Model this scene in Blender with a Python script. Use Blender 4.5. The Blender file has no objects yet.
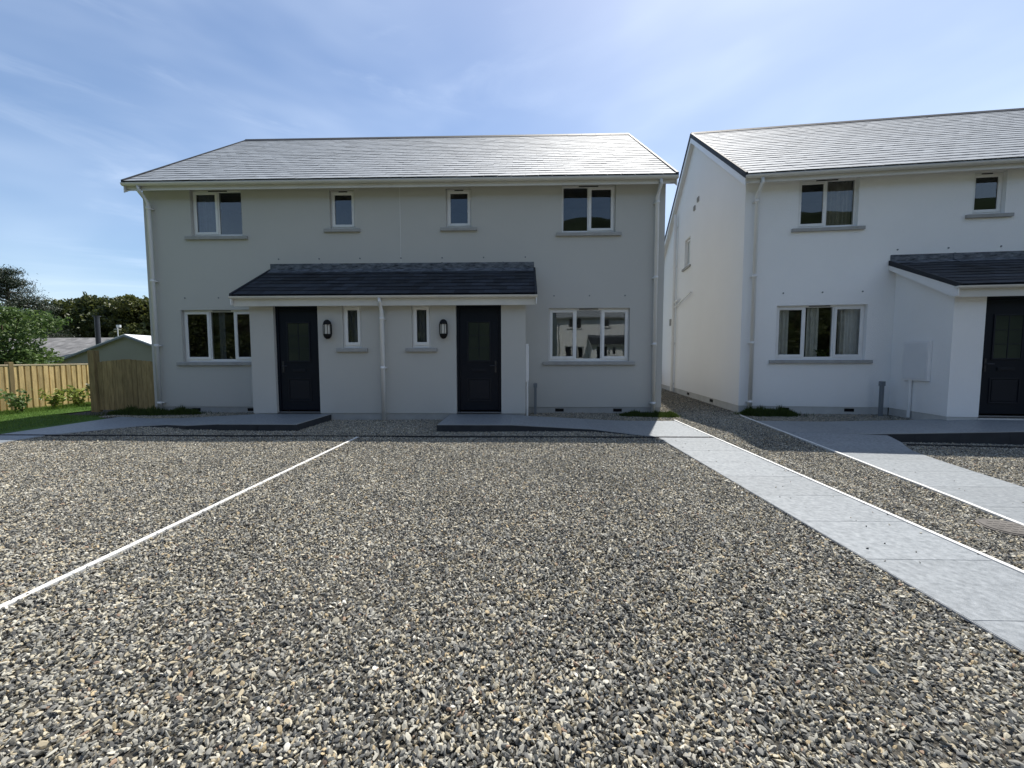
import bpy, math, random
import numpy as np
from mathutils import Vector, Matrix
R = math.radians
sc = bpy.context.scene
random.seed(7)

# ------------------------------------------------------------------ camera
F_PX, YAW, PIT, ROLL, CAM_H = 403.1, -0.02651, 0.06468, -0.00186, 1.30
Fv = Vector((math.sin(YAW)*math.cos(PIT), math.cos(YAW)*math.cos(PIT), -math.sin(PIT)))
Rv = Vector((math.cos(YAW), -math.sin(YAW), 0))
Uv = Rv.cross(Fv)
R2 = math.cos(ROLL)*Rv + math.sin(ROLL)*Uv
U2 = -math.sin(ROLL)*Rv + math.cos(ROLL)*Uv
cd = bpy.data.cameras.new('camera'); cam = bpy.data.objects.new('camera', cd)
sc.collection.objects.link(cam); sc.camera = cam
M = Matrix((R2, U2, -Fv)).transposed().to_4x4(); M.translation = Vector((0, 0, CAM_H))
cam.matrix_world = M
cd.sensor_width = 36; cd.lens = F_PX/1024*36; cd.clip_start = .05; cd.clip_end = 2000

# ------------------------------------------------------------------ light
SUN_EL, SUN_AZ = 58.5, 22.0           # azimuth measured from +Y towards +X
SKY, SUN = 0.104, 4.9
w = bpy.data.worlds.new('World'); sc.world = w; w.use_nodes = True
nt = w.node_tree; N = nt.nodes; L = nt.links
bg = N['Background']
sky = N.new('ShaderNodeTexSky'); sky.sky_type = 'NISHITA'; sky.sun_disc = False
sky.sun_elevation = R(SUN_EL); sky.sun_rotation = R(SUN_AZ)
sky.air_density = 1.0; sky.dust_density = 0.6; sky.ozone_density = 3.0
tc = N.new('ShaderNodeTexCoord')
def wnoise(scale, loc, rot, ns, det, rough, dist):
    mp = N.new('ShaderNodeMapping'); mp.inputs['Scale'].default_value = scale
    mp.inputs['Location'].default_value = loc; mp.inputs['Rotation'].default_value = rot
    L.new(tc.outputs['Generated'], mp.inputs['Vector'])
    n = N.new('ShaderNodeTexNoise'); n.inputs['Scale'].default_value = ns; n.inputs['Detail'].default_value = det
    n.inputs['Roughness'].default_value = rough; n.inputs['Distortion'].default_value = dist
    L.new(mp.outputs[0], n.inputs['Vector']); return n
def wramp(n, a, b, c0=0, c1=1):
    r = N.new('ShaderNodeMapRange'); r.interpolation_type = 'SMOOTHSTEP'
    r.inputs['From Min'].default_value = a; r.inputs['From Max'].default_value = b
    r.inputs['To Min'].default_value = c0; r.inputs['To Max'].default_value = c1
    L.new(n.outputs[0], r.inputs['Value']); return r
def wmath(op, a, b):
    m = N.new('ShaderNodeMath'); m.operation = op
    for i, v in enumerate((a, b)):
        if isinstance(v, (int, float)): m.inputs[i].default_value = v
        else: L.new(v.outputs[0], m.inputs[i])
    m.use_clamp = True; return m
veil = wramp(wnoise((1.2, 1.2, 3.0), (.3, 1.7, .2), (0, .3, .5), 1.3, 4, .5, .3), .40, .78, 0, .28)
wisp = wramp(wnoise((1.3, 1.0, 6.5), (2.1, .4, .9), (.12, .42, .2), 1.5, 7, .56, .9), .50, .84, 0, .50)
sx_ = N.new('ShaderNodeSeparateXYZ'); L.new(tc.outputs['Generated'], sx_.inputs[0]); hz = wramp(sx_, -.25, .8, 0, .24)
lw = wramp(sx_, -.45, .2, 1, .03)
cl = wmath('ADD', wmath('ADD', veil, wmath('MULTIPLY', wisp, lw)), hz)
mx = N.new('ShaderNodeMixRGB'); mx.inputs[2].default_value = (7.8, 8.7, 9.9, 1)
L.new(cl.outputs[0], mx.inputs[0]); L.new(sky.outputs[0], mx.inputs[1]); L.new(mx.outputs[0], bg.inputs[0])
bg.inputs[1].default_value = SKY
sd = bpy.data.lights.new('sun', 'SUN'); sd.energy = SUN; sd.angle = R(.53); sd.color = (1, .955, .88)
so = bpy.data.objects.new('sun', sd); sc.collection.objects.link(so)
sdir = Vector((math.sin(R(SUN_AZ))*math.cos(R(SUN_EL)), math.cos(R(SUN_AZ))*math.cos(R(SUN_EL)), math.sin(R(SUN_EL))))
so.rotation_euler = sdir.to_track_quat('Z', 'Y').to_euler(); so.location = sdir*60
vs = sc.view_settings; vs.view_transform = 'Standard'; vs.look = 'None'; vs.gamma = 1; vs.use_curve_mapping = False
vs.exposure = 0.52
sc.cycles.max_bounces = 8; sc.cycles.diffuse_bounces = 4; sc.cycles.transparent_max_bounces = 16

# ------------------------------------------------------------------ materials
MATS = {}
def mat(name, col, rough=.8, spec=.5, var=0, vscale=3, bump=0, bscale=60, bdist=.01, island=0, metal=0, col2=None, vdet=4, stretch=None):
    m = bpy.data.materials.new(name); m.use_nodes = True; MATS[name] = m
    n = m.node_tree.nodes; l = m.node_tree.links; b = n['Principled BSDF']
    b.inputs['Roughness'].default_value = rough; b.inputs['Specular IOR Level'].default_value = spec
    b.inputs['Metallic'].default_value = metal
    c = (*col, 1); b.inputs['Base Color'].default_value = c
    t = n.new('ShaderNodeTexCoord'); src = t.outputs['Object']
    if stretch:
        mp = n.new('ShaderNodeMapping'); mp.inputs['Scale'].default_value = stretch; l.new(src, mp.inputs[0]); src = mp.outputs[0]
    out = None
    if var:
        z = n.new('ShaderNodeTexNoise'); z.inputs['Scale'].default_value = vscale; z.inputs['Detail'].default_value = vdet
        z.inputs['Roughness'].default_value = .62; l.new(src, z.inputs['Vector'])
        rp = n.new('ShaderNodeMapRange'); rp.inputs[1].default_value = .3; rp.inputs[2].default_value = .7; l.new(z.outputs[0], rp.inputs[0])
        mi = n.new('ShaderNodeMixRGB'); mi.inputs[1].default_value = (*[x*(1-var) for x in col], 1)
        mi.inputs[2].default_value = (*(col2 if col2 else [min(1, x*(1+var)) for x in col]), 1)
        l.new(rp.outputs[0], mi.inputs[0]); out = mi.outputs[0]
    if island:
        g = n.new('ShaderNodeNewGeometry'); r = n.new('ShaderNodeMapRange')
        r.inputs['To Min'].default_value = 1-island; r.inputs['To Max'].default_value = 1+island
        l.new(g.outputs['Random Per Island'], r.inputs[0])
        hv = n.new('ShaderNodeHueSaturation'); l.new(r.outputs[0], hv.inputs['Value'])
        if out: l.new(out, hv.inputs['Color'])
        else: hv.inputs['Color'].default_value = c
        out = hv.outputs[0]
    if out: l.new(out, b.inputs['Base Color'])
    if bump:
        z = n.new('ShaderNodeTexNoise'); z.inputs['Scale'].default_value = bscale; z.inputs['Detail'].default_value = 5
        z.inputs['Roughness'].default_value = .65; l.new(src, z.inputs['Vector'])
        bp = n.new('ShaderNodeBump'); bp.inputs['Strength'].default_value = bump; bp.inputs['Distance'].default_value = bdist
        l.new(z.outputs[0], bp.inputs['Height']); l.new(bp.outputs[0], b.inputs['Normal'])
    return m
mat('grey_render', (.52, .515, .485), .92, .2, .022, .7, .5, 70, .008)
mat('white_render', (.88, .88, .87), .92, .2, .015, .9, .75, 55, .014)
mat('plinth_grey', (.38, .38, .365), .9, .3, .12, 3, .4, 80, .006)
mat('plinth_white', (.55, .55, .53), .9, .3, .10, 3, .5, 60, .008)
mat('slate', (.265, .29, .315), .72, .6, .06, 9, .25, 45, .003, .09)
mat('slate_porch', (.024, .029, .038), .7, .25, .2, 9, .3, 45, .004, .45)
mat('ridge_tile', (.02, .024, .03), .65, .3, .2, 5, .2, 40, .004, .1)
mat('lead', (.09, .105, .13), .6, .35, .85, 6, .3, 20, .006, 0, 0, (.20, .225, .26), 7, (1, 1, 3))
mat('pvc', (.78, .78, .77), .35, .5, .03, 2)
mat('pvc_gutter', (.66, .65, .61), .4, .5, .08, 1.2)
mat('sill', (.36, .36, .35), .85, .3, .1, 6, .3, 90, .004)
mat('vent_slot', (.03, .03, .03), .7)
mat('door_navy', (.004, .007, .014), .42, .22, 0, 3, .15, 150, .001)
mat('door_trim', (.005, .008, .016), .40, .3)
mat('alu', (.30, .30, .31), .45, .5, metal=.9)
mat('handle', (.03, .03, .035), .35, .5)
mat('door_glass', (.03, .038, .032), .08, .9)
mat('black', (.008, .008, .009), .5, .2)
mat('lamp_glass', (.62, .60, .54), .3, .5)
mat('meter_box', (.80, .80, .80), .35, .6, .03, 3)
mat('meter_door', (.74, .75, .76), .45, .5, .03, 3)
mat('utility_grey', (.17, .19, .21), .55)
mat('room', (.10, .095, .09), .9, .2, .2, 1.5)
mat('curtain_blue', (.22, .24, .29), .9, .2, .1, 8)
mat('curtain_beige', (.42, .38, .32), .9, .2, .1, 8)
mat('curtain_white', (.82, .82, .80), .9, .2, .08, 8)
mat('joint', (.62, .62, .60), .7)
mat('paving', (.155, .175, .19), .50, .6, .22, 28, .5, 70, .004, .07, 0, (.26, .28, .295), 9)
mat('grout', (.40, .41, .41), .85)
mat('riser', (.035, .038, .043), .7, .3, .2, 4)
mat('kerb', (.62, .615, .59), .75, .3, .08, 6, .3, 90, .003)
mat('channel', (.018, .018, .02), .6)
mat('cover', (.12, .11, .10), .8, .3, .25, 12, .4, 60, .004)
mat('fence', (.62, .46, .22), .8, .25, .28, 3, .3, 40, .004, .22, 0, None, 5, (6, 6, 1))
mat('fence_post', (.24, .18, .09), .8, .25, .25, 3, .3, 40, .004, .1, 0, None, 5, (6, 6, 1))
mat('fence_cap', (.50, .42, .29), .8, .25, .15, 3)
mat('gate', (.28, .21, .10), .8, .25, .3, 3, .3, 40, .004, .22, 0, None, 5, (6, 6, 1))
mat('shed', (.29, .29, .25), .8, .3, .05, 1)
mat('shed_roof', (.70, .71, .70), .45, .4, .05, 1)
mat('old_slate', (.20, .195, .19), .7, .3, .25, 2, .3, 20, .01, .25)
mat('flue', (.02, .02, .03), .35, .6)
mat('bungalow_wall', (.6, .58, .52), .9)
mat('bark', (.10, .075, .05), .9, .2, .3, 5, .6, 15, .03)
mat('soil', (.07, .05, .035), .95, .1, .3, 5, .4, 30, .02)
mat('ground', (.10, .12, .05), .95, .1, .35, .25, .3, 3, .05)
mat('gravel_base', (.05, .046, .038), .95, .2, .5, 45, 1, 60, .02, 0, 0, (.13, .12, .10), 3)
mat('lawn', (.055, .11, .016), .9, .2, .35, 3, .6, 60, .02)
mat('hillside', (.018, .026, .014), .95, .1, .5, .12, .5, 1.5, .6)
mat('road', (.06, .06, .062), .9, .2, .15, 2, .3, 60, .005)
mat('pot', (.5, .5, .5), .6)
def leafmat(name, col, col2, island=.35, trans=.35, rough=.5):
    m = bpy.data.materials.new(name); m.use_nodes = True; MATS[name] = m
    n = m.node_tree.nodes; l = m.node_tree.links; b = n['Principled BSDF']
    g = n.new('ShaderNodeNewGeometry'); rp = n.new('ShaderNodeValToRGB')
    rp.color_ramp.elements[0].color = (*col, 1); rp.color_ramp.elements[1].color = (*col2, 1)
    l.new(g.outputs['Random Per Island'], rp.inputs[0]); l.new(rp.outputs[0], b.inputs['Base Color'])
    b.inputs['Roughness'].default_value = rough; b.inputs['Specular IOR Level'].default_value = .4
    tr = n.new('ShaderNodeBsdfTranslucent'); l.new(rp.outputs[0], tr.inputs[0])
    ms = n.new('ShaderNodeMixShader'); ms.inputs[0].default_value = trans
    l.new(b.outputs[0], ms.inputs[1]); l.new(tr.outputs[0], ms.inputs[2]); l.new(ms.outputs[0], n['Material Output'].inputs[0])
    return m
leafmat('leaf_dark', (.035, .052, .014), (.105, .12, .034))
leafmat('leaf_olive', (.05, .065, .016), (.12, .13, .035))
leafmat('leaf_pine', (.020, .034, .022), (.05, .07, .035), trans=.1)
leafmat('leaf_bright', (.045, .09, .02), (.15, .22, .07), rough=.6)
leafmat('leaf_yellow', (.12, .18, .03), (.36, .40, .09))
leafmat('leaf_moss', (.028, .05, .010), (.075, .11, .022), rough=.8)
leafmat('grass_blade', (.06, .13, .018), (.17, .26, .05), rough=.7)
m = bpy.data.materials.new('glass'); m.use_nodes = True; MATS['glass'] = m
n = m.node_tree.nodes; l = m.node_tree.links; n.remove(n['Principled BSDF'])
fr = n.new('ShaderNodeFresnel'); fr.inputs[0].default_value = 1.5
ma = n.new('ShaderNodeMath'); ma.operation = 'MULTIPLY_ADD'; ma.inputs[1].default_value = 1.7; ma.inputs[2].default_value = .035; ma.use_clamp = True
tr = n.new('ShaderNodeBsdfTransparent'); tr.inputs[0].default_value = (.82, .85, .85, 1)
gl = n.new('ShaderNodeBsdfGlossy'); gl.inputs['Roughness'].default_value = .01; gl.inputs[0].default_value = (.95, 1, 1, 1)
ns_ = n.new('ShaderNodeTexNoise'); ns_.inputs['Scale'].default_value = 1.6; ns_.inputs['Detail'].default_value = 1
tco = n.new('ShaderNodeTexCoord'); l.new(tco.outputs['Object'], ns_.inputs['Vector'])
bp = n.new('ShaderNodeBump'); bp.inputs['Strength'].default_value = .12; bp.inputs['Distance'].default_value = .01
l.new(ns_.outputs[0], bp.inputs['Height']); l.new(bp.outputs[0], gl.inputs['Normal'])
ms = n.new('ShaderNodeMixShader'); l.new(fr.outputs[0], ma.inputs[0]); l.new(ma.outputs[0], ms.inputs[0])
l.new(tr.outputs[0], ms.inputs[1]); l.new(gl.outputs[0], ms.inputs[2]); l.new(ms.outputs[0], n['Material Output'].inputs[0])

# ------------------------------------------------------------------ mesh helpers
C = sc.collection
class MB:
    def __init__(s): s.v = []; s.f = []
    def quad(s, *p):
        b = len(s.v); s.v += [tuple(q) for q in p]; s.f.append(tuple(range(b, b+len(p))))
    def box(s, x0, x1, y0, y1, z0, z1):
        b = len(s.v)
        s.v += [(x, y, z) for x in (x0, x1) for y in (y0, y1) for z in (z0, z1)]
        s.f += [tuple(b+i for i in q) for q in ((0,1,3,2),(4,6,7,5),(0,4,5,1),(2,3,7,6),(0,2,6,4),(1,5,7,3))]
    def prism(s, poly, axis, a0, a1):
        """poly: 2-D points in the two other axes, extruded along axis"""
        def P(p, a):
            q = list(p); q.insert(axis, a); return tuple(q)
        b = len(s.v); n = len(poly)
        s.v += [P(p, a0) for p in poly]+[P(p, a1) for p in poly]
        s.f.append(tuple(b+i for i in range(n))[::-1]); s.f.append(tuple(b+n+i for i in range(n)))
        for i in range(n):
            j = (i+1) % n; s.f.append((b+i, b+j, b+n+j, b+n+i))
    def tube(s, pts, r, n=12, cap=True):
        pts = [Vector(p) for p in pts]; b = len(s.v); k = len(pts)
        rr = r if isinstance(r, (list, tuple)) else [r]*k
        for i, p in enumerate(pts):
            d = (pts[min(i+1, k-1)]-pts[max(i-1, 0)]).normalized()
            u = d.cross(Vector((0, 0, 1)) if abs(d.z) < .9 else Vector((1, 0, 0))).normalized(); v = d.cross(u)
            for j in range(n):
                a = 2*math.pi*j/n; s.v.append(tuple(p+rr[i]*(math.cos(a)*u+math.sin(a)*v)))
        for i in range(k-1):
            for j in range(n):
                j2 = (j+1) % n; s.f.append((b+i*n+j, b+i*n+j2, b+(i+1)*n+j2, b+(i+1)*n+j))
        if cap:
            s.f.append(tuple(b+j for j in range(n))[::-1]); s.f.append(tuple(b+(k-1)*n+j for j in range(n)))
    def panel(s, a0, a1, z0, z1, holes, P, t):
        """wall panel with rectangular holes; P(a, depth, z) -> point; t thickness"""
        xs = sorted({a0, a1, *[h[0] for h in holes], *[h[1] for h in holes]})
        zs = sorted({z0, z1, *[max(z0, h[2]) for h in holes], *[h[3] for h in holes]})
        for i in range(len(xs)-1):
            for j in range(len(zs)-1):
                cx, cz = (xs[i]+xs[i+1])/2, (zs[j]+zs[j+1])/2
                if any(h[0] < cx < h[1] and h[2] < cz < h[3] for h in holes): continue
                for d in (0, t):
                    s.quad(P(xs[i], d, zs[j]), P(xs[i+1], d, zs[j]), P(xs[i+1], d, zs[j+1]), P(xs[i], d, zs[j+1]))
        for h in list(holes)+[(a0, a1, z0, z1)]:
            x0, x1, c0, c1 = h; c0 = max(c0, z0)
            s.quad(P(x0, 0, c0), P(x0, t, c0), P(x0, t, c1), P(x0, 0, c1)); s.quad(P(x1, 0, c0), P(x1, t, c0), P(x1, t, c1), P(x1, 0, c1))
            s.quad(P(x0, 0, c1), P(x1, 0, c1), P(x1, t, c1), P(x0, t, c1)); s.quad(P(x0, 0, c0), P(x1, 0, c0), P(x1, t, c0), P(x0, t, c0))
    def build(s, name, material, parent=None, smooth=False, bevel=0):
        me = bpy.data.meshes.new(name); me.from_pydata(s.v, [], s.f); me.update()
        if smooth: me.polygons.foreach_set('use_smooth', [True]*len(me.polygons))
        o = bpy.data.objects.new(name, me); C.objects.link(o); me.materials.append(MATS[material])
        if parent: o.parent = parent
        if bevel:
            b = o.modifiers.new('bevel', 'BEVEL'); b.width = bevel; b.segments = 2; b.limit_method = 'ANGLE'
        return o
def tag(o, label=None, cat=None, group=None, kind=None):
    if label: o['label'] = label
    if cat: o['category'] = cat
    if group: o['group'] = group
    if kind: o['kind'] = kind
    return o
def empty(name, loc, rz=0):
    o = bpy.data.objects.new(name, None); C.objects.link(o); o.location = loc; o.rotation_euler = (0, 0, rz); o.empty_display_size = .3; return o
def np_mesh(name, verts, nper, material, parent=None, smooth=False):
    """verts (k, nper, 3) -> k separate n-gons"""
    k = verts.shape[0]; me = bpy.data.meshes.new(name)
    me.vertices.add(k*nper); me.vertices.foreach_set('co', verts.astype(np.float32).ravel())
    me.loops.add(k*nper); me.loops.foreach_set('vertex_index', np.arange(k*nper, dtype=np.int32))
    me.polygons.add(k); me.polygons.foreach_set('loop_start', np.arange(0, k*nper, nper, dtype=np.int32))
    me.polygons.foreach_set('loop_total', np.full(k, nper, dtype=np.int32))
    me.update(calc_edges=True); me.materials.append(MATS[material])
    o = bpy.data.objects.new(name, me); C.objects.link(o)
    if parent: o.parent = parent
    return o

# ------------------------------------------------------------------ ground and setting
D = 9.3945                       # distance of the grey facade from the camera
def sheet(name, pts, z, material, th=0, kind='structure'):
    m = MB()
    if th: m.prism([tuple(p) for p in pts], 2, z-th, z)
    else: m.quad(*[(p[0], p[1], z) for p in pts])
    o = m.build(name, material); tag(o, kind=kind); return o
def ss(t): t = np.clip(t, 0, 1); return t*t*(3-2*t)
def gz(x, y):
    """the gravel falls away gently in front of the white house"""
    return -.12*ss((np.asarray(x)-3.2)/.5)*ss((7.0+.9*ss((np.asarray(x)-5.7)/.5)-np.asarray(y))/.9)
sheet('ground', [(-400, -400), (400, -400), (400, 600), (-400, 600)], -.16, 'ground')
m = MB(); gx = [-9.4, 0, 3.1]+[3.2+.1*k for k in range(7)]+[5, 5.7, 5.8, 5.9, 6.0, 6.1, 6.2, 8, 12, 30]; gy = [-6, 0, 3]+[6.0+.1*k for k in range(21)]+[9.6, 14, 22]
for a, b in zip(gx, gx[1:]):
    for c, d in zip(gy, gy[1:]): m.quad(*[(x, y, float(gz(x, y))) for x, y in ((a, c), (b, c), (b, d), (a, d))])
m.quad((-10.7, 8.9, 0), (-9.4, 8.6, 0), (-9.4, 9.9, 0), (-10.7, 9.9, 0))
tag(m.build('gravel_drive', 'gravel_base'), kind='structure')
sheet('lawn', [(-12.8, -6), (-8.88, -6), (-8.88, 8.33), (-9.4, 8.62), (-10.75, 8.95), (-10.75, 40), (-12.8, 40)], .016, 'lawn')
m = MB(); hx = [-260+20*k for k in range(27)]; prof = [(-50, -.2), (-62, 7), (-74, 17), (-86, 25), (-100, 29), (-130, 26), (-180, -.2)]
hz_ = lambda x, z: 1.35*z*(.9+.12*math.sin(x*.021+1)+.05*math.sin(x*.09)) if z > 0 else z
for a, b in zip(hx, hx[1:]):
    for (y0, z0), (y1, z1) in zip(prof, prof[1:]): m.quad((a, y0, hz_(a, z0)), (b, y0, hz_(b, z0)), (b, y1, hz_(b, z1)), (a, y1, hz_(a, z1)))
tag(m.build('hill', 'hillside', smooth=True), kind='structure')
sheet('road', [(-60, -14), (60, -14), (60, -8), (-60, -8)], .01, 'road')

# paths: slab polygons, split in paving units
TH = R(6.285)                    # the white house is turned by this angle
RX0, RY0, RZ0 = 5.03, 9.49, .03
def RW(u, v):                    # point of the white house's frame (v outward) in the world
    return (RX0+u*math.cos(TH)-v*math.sin(TH), RY0-u*math.sin(TH)-v*math.cos(TH))
SLABS = []                        # polygons kept free of gravel
def slab_strip(mb, joints, quads, gap=.005):
    pass
def paved(name, label, cells, z0, zoff=0):
    """cells: list of 4 corner (x,y,z) tuples, each a paving unit of its own inside one mesh"""
    root = empty(name, (0, 0, 0)); 
    m = MB(); g = MB(); rs_ = MB()
    for c in cells:
        cx = sum(p[0] for p in c)/4; cy = sum(p[1] for p in c)/4
        k = []
        for p in c:
            dx, dy = cx-p[0], cy-p[1]; q = .0032/math.hypot(dx, dy)*1.4
            k.append((p[0]+dx*q, p[1]+dy*q, p[2]))
        b = len(m.v); m.v += k
        m.f += [(b, b+1, b+2, b+3)]
        # 14 mm slab edge, then a dark riser; its finger-wide ledge paints in the shade line beside the slab
        k2 = [(p[0]-(cx-p[0])/abs(cx-p[0])*.010, p[1]-(cy-p[1])/abs(cy-p[1])*.010) for p in k]
        bb = len(m.v); m.v += [(p[0], p[1], p[2]-.014) for p in k]; m.f += [(b+i, b+(i+1) % 4, bb+(i+1) % 4, bb+i) for i in range(4)]
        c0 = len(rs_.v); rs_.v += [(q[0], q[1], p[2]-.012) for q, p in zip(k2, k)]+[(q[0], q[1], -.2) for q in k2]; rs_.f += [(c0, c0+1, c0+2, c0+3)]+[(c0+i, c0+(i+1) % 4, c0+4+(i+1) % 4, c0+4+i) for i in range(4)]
        b = len(g.v); g.v += [(p[0], p[1], p[2]-.0025) for p in c]+[(p[0]+(cx-p[0])*.012, p[1]+(cy-p[1])*.012, -.20) for p in c]
        g.f += [(b, b+1, b+2, b+3)]+[(b+i, b+(i+1) % 4, b+4+(i+1) % 4, b+4+i) for i in range(4)]
        SLABS.append([(p[0], p[1]) for p in c])
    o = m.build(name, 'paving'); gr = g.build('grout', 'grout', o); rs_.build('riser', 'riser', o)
    bpy.data.objects.remove(root)
    tag(o, kind='structure'); return o
def grid_cells(P, us, vs_, zf):
    out = []
    for i in range(len(us)-1):
        for j in range(len(vs_)-1):
            q = [(us[i], vs_[j]), (us[i+1], vs_[j]), (us[i+1], vs_[j+1]), (us[i], vs_[j+1])]
            out.append([(*P(u, v), zf(u, v)) for u, v in q])
    return out
PZ = .022
ident = lambda u, v: (u, v)
ys = [6.51, 6.14]+[5.54-.6*k for k in range(17)]
def PR(y): return 2.955+(y-2.5)*.024
paved('path', '', [[(2.18, b, PZ), (PR(b), b, PZ), (PR(a), a, PZ), (2.18, a, PZ)] for a, b in zip(ys, ys[1:])], PZ)
paved('path', '', grid_cells(ident, [-8.87, -7.98], ys, lambda u, v: PZ), PZ)
# platforms with ramps in front of the grey house (u from the porch side to the outer path)
def rampz(s): return .135 if s < 0 else max(PZ, .135-(.135-PZ)*s/2.3)
def platform(sign, cxx, P=None, edge_out=None, back=8.2):
    # sign +1: ramp falls to the right
    pass
Y0s, Y1s = 6.99, 8.285
# right-hand door platform + ramp
cells = []
xs = [-1.50, -.86, -.20]
cells += grid_cells(ident, xs, [Y0s, Y1s], lambda u, v: .135)
xs2 = [-.20, .58, 1.22, 1.72, 2.18, 3.075]
def rz(u, v): return max(PZ, .135-(.135-PZ)*(u+.20)/2.2)
for i in range(len(xs2)-1):
    a, b = xs2[i], xs2[i+1]
    ya = 6.99 if a < 2 else 6.51; 
    f = lambda x: 6.99 if x <= 1.3 else 6.99-.48*min(1, (x-1.3)/.9)
    cells.append([(a, f(a), rz(a, 0)), (b, f(b), rz(b, 0)), (b, 8.18, rz(b, 0)), (a, 8.18 if a > -.2 else 8.18, rz(a, 0))])
paved('path', '', cells, PZ)
cells = grid_cells(ident, [-5.42, -4.72, -4.02], [Y0s, Y1s], lambda u, v: .135)
xs3 = [-8.87, -7.98, -7.3, -6.7, -6.06, -5.42]
def lz(u): return max(PZ, .135-(.135-PZ)*(-5.42-u)/2.0)
def lf(x): return 7.02 if x > -6.0 else (7.02+.33*min(1, (-6.0-x)/.7) if x > -7.4 else 7.35-.85*min(1, (-7.4-x)/.58))
for i in range(len(xs3)-1):
    a, b = xs3[i], xs3[i+1]
    cells.append([(a, lf(a), lz(a)), (b, lf(b), lz(b)), (b, 8.35, lz(b)), (a, 8.35 if a > -8.5 else 8.6, lz(a))])
paved('path', '', cells, PZ)
# white house: path along it and path towards the camera
cells = []
u_s = [3.75, 3.1, 2.4, 1.75, 1.05, .3]
def rz2(u): return max(PZ, .135-(.135-PZ)*(3.75-u)/2.6)
for i in range(len(u_s)-1):
    b, a = u_s[i], u_s[i+1]
    cells.append([(*RW(a, 2.55), rz2(a)), (*RW(b, 2.55), rz2(b)), (*RW(b, 1.25 if b <= 3.2 else 1.402), rz2(b)), (*RW(a, 1.25 if a <= 3.2 else 1.402), rz2(a))])
cells += grid_cells(RW, [3.75, 4.5, 5.2], [2.75, 1.402], lambda u, v: .135)
paved('path', '', cells, PZ)
def pz2(x, y): return PZ+float(gz(5, y))
def Lx(y): return float(np.interp(y, [0, 3.39, 3.59, 3.99, 4.35, 4.78, 5.11, 5.49, 5.94, 6.27, 6.5, 6.74, 7.15, 7.76, 8.49, 9.0, 9.3], [3.64, 4.18, 4.22, 4.3, 4.36, 4.43, 4.49, 4.56, 4.64, 4.66, 4.6, 4.52, 4.53, 4.63, 4.75, 4.84, 4.95]))
def Rx(y): return float(np.interp(y, [0, 4.41, 5.32, 5.98, 6.5, 7.0], [4.66, 5.40, 5.60, 5.78, 6.02, 6.10]))
cells = []; yy = [6.93, 6.7, 6.5, 6.3, 6.1, 5.6]+[5.0-.6*k for k in range(9)]
for a, b in zip(yy, yy[1:]): cells.append([(Lx(b), b, pz2(0, b)), (Rx(b), b, pz2(0, b)), (Rx(a), a, pz2(0, a)), (Lx(a), a, pz2(0, a))])
a_ = RW(.3, 1.25); b_ = RW(.3, 2.545)
cells.append([(Lx(b_[1]), b_[1], PZ), (*b_, PZ), (*a_, PZ), (Lx(a_[1]), a_[1], PZ)])
paved('path', '', cells, PZ)

def kerb(label, pts, wdt=.05, z=.032, grp='white edging strips', slope=False):
    m = MB()
    for (a, b) in zip(pts, pts[1:]):
        n_ = max(1, round(math.dist(a, b)/1.0))
        for k in range(n_):
            p = [a[i]+(b[i]-a[i])*k/n_ for i in (0, 1)]; q = [a[i]+(b[i]-a[i])*(k+.997)/n_ for i in (0, 1)]
            d = Vector((q[0]-p[0], q[1]-p[1])).normalized(); nx, ny = -d.y*wdt/2, d.x*wdt/2
            j = random.uniform(-.002, .002)
            b0 = len(m.v); poly = [(p[0]-nx+j, p[1]-ny), (q[0]-nx+j, q[1]-ny), (q[0]+nx+j, q[1]+ny), (p[0]+nx+j, p[1]+ny)]
            b1 = len(m.v); m.prism(poly, 2, -.2, z); SLABS.append(poly)
            for q_ in range(4, 8): v_ = m.v[b1+q_]; m.v[b1+q_] = (v_[0], v_[1], z+(float(gz(v_[0], v_[1])) if slope else 0))
    o = m.build('edging_strip', 'kerb', bevel=.004); return tag(o, label, 'edging strip', grp)
kerb('long thin white strip dividing the gravel drive in front of the grey house', [(-2.683, 6.42), (-2.694, 4.6), (-2.686, 3.1), (-2.702, 1.4), (-2.70, -3)], .040, .026)
kerb('white flush edging on the right side of the straight pale path beside the grey house', [(PR(8.3)+.02, 8.3), (PR(-3)+.02, -3)], .036, .030)
kerb('white edging along the left side of the pale path leading from the white house corner', [(4.95, 9.25)]+[(Lx(y)-.022, y) for y in [9.0, 8.49, 7.76, 7.15, 6.74, 6.5, 6.27, 5.94, 5.49, 5.11, 4.78, 4.35, 3.99, 3.59, 3.39, 0.2]], .038, .034, slope=True)

def channel(label, a, b, z=.03, zb=0):
    m = MB(); d = Vector((b[0]-a[0], b[1]-a[1])); ln = d.length; d.normalize(); nrm = Vector((-d.y, d.x))
    def bar(s0, s1, o0, o1, z1):
        poly = [tuple(Vector(a[:2])+d*s+nrm*o) for s, o in ((s0, o0), (s1, o0), (s1, o1), (s0, o1))]
        m.prism(poly, 2, -.04+zb, z1+zb)
    bar(0, ln, -.022, -.012, z); bar(0, ln, .012, .022, z); bar(0, ln, -.012, .012, z-.012)
    k = int(ln/.12)
    for i in range(k): bar(ln*i/k, ln*i/k+.015, -.012, .012, z-.001)
    SLABS.append([tuple(Vector(a[:2])+d*s+nrm*o) for s, o in ((0, -.02), (ln, -.02), (ln, .02), (0, .02))])
    o = m.build('drain_channel', 'channel'); return tag(o, label, 'drain', 'slot drain channels')
channel('thin black slot drain running across the gravel in front of the grey house', (-9.3, 6.48), (3.10, 6.48))
channel('thin black slot drain crossing the gravel in front of the white house', RW(1.45, 2.80), RW(12, 2.80), zb=-.118)

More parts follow.
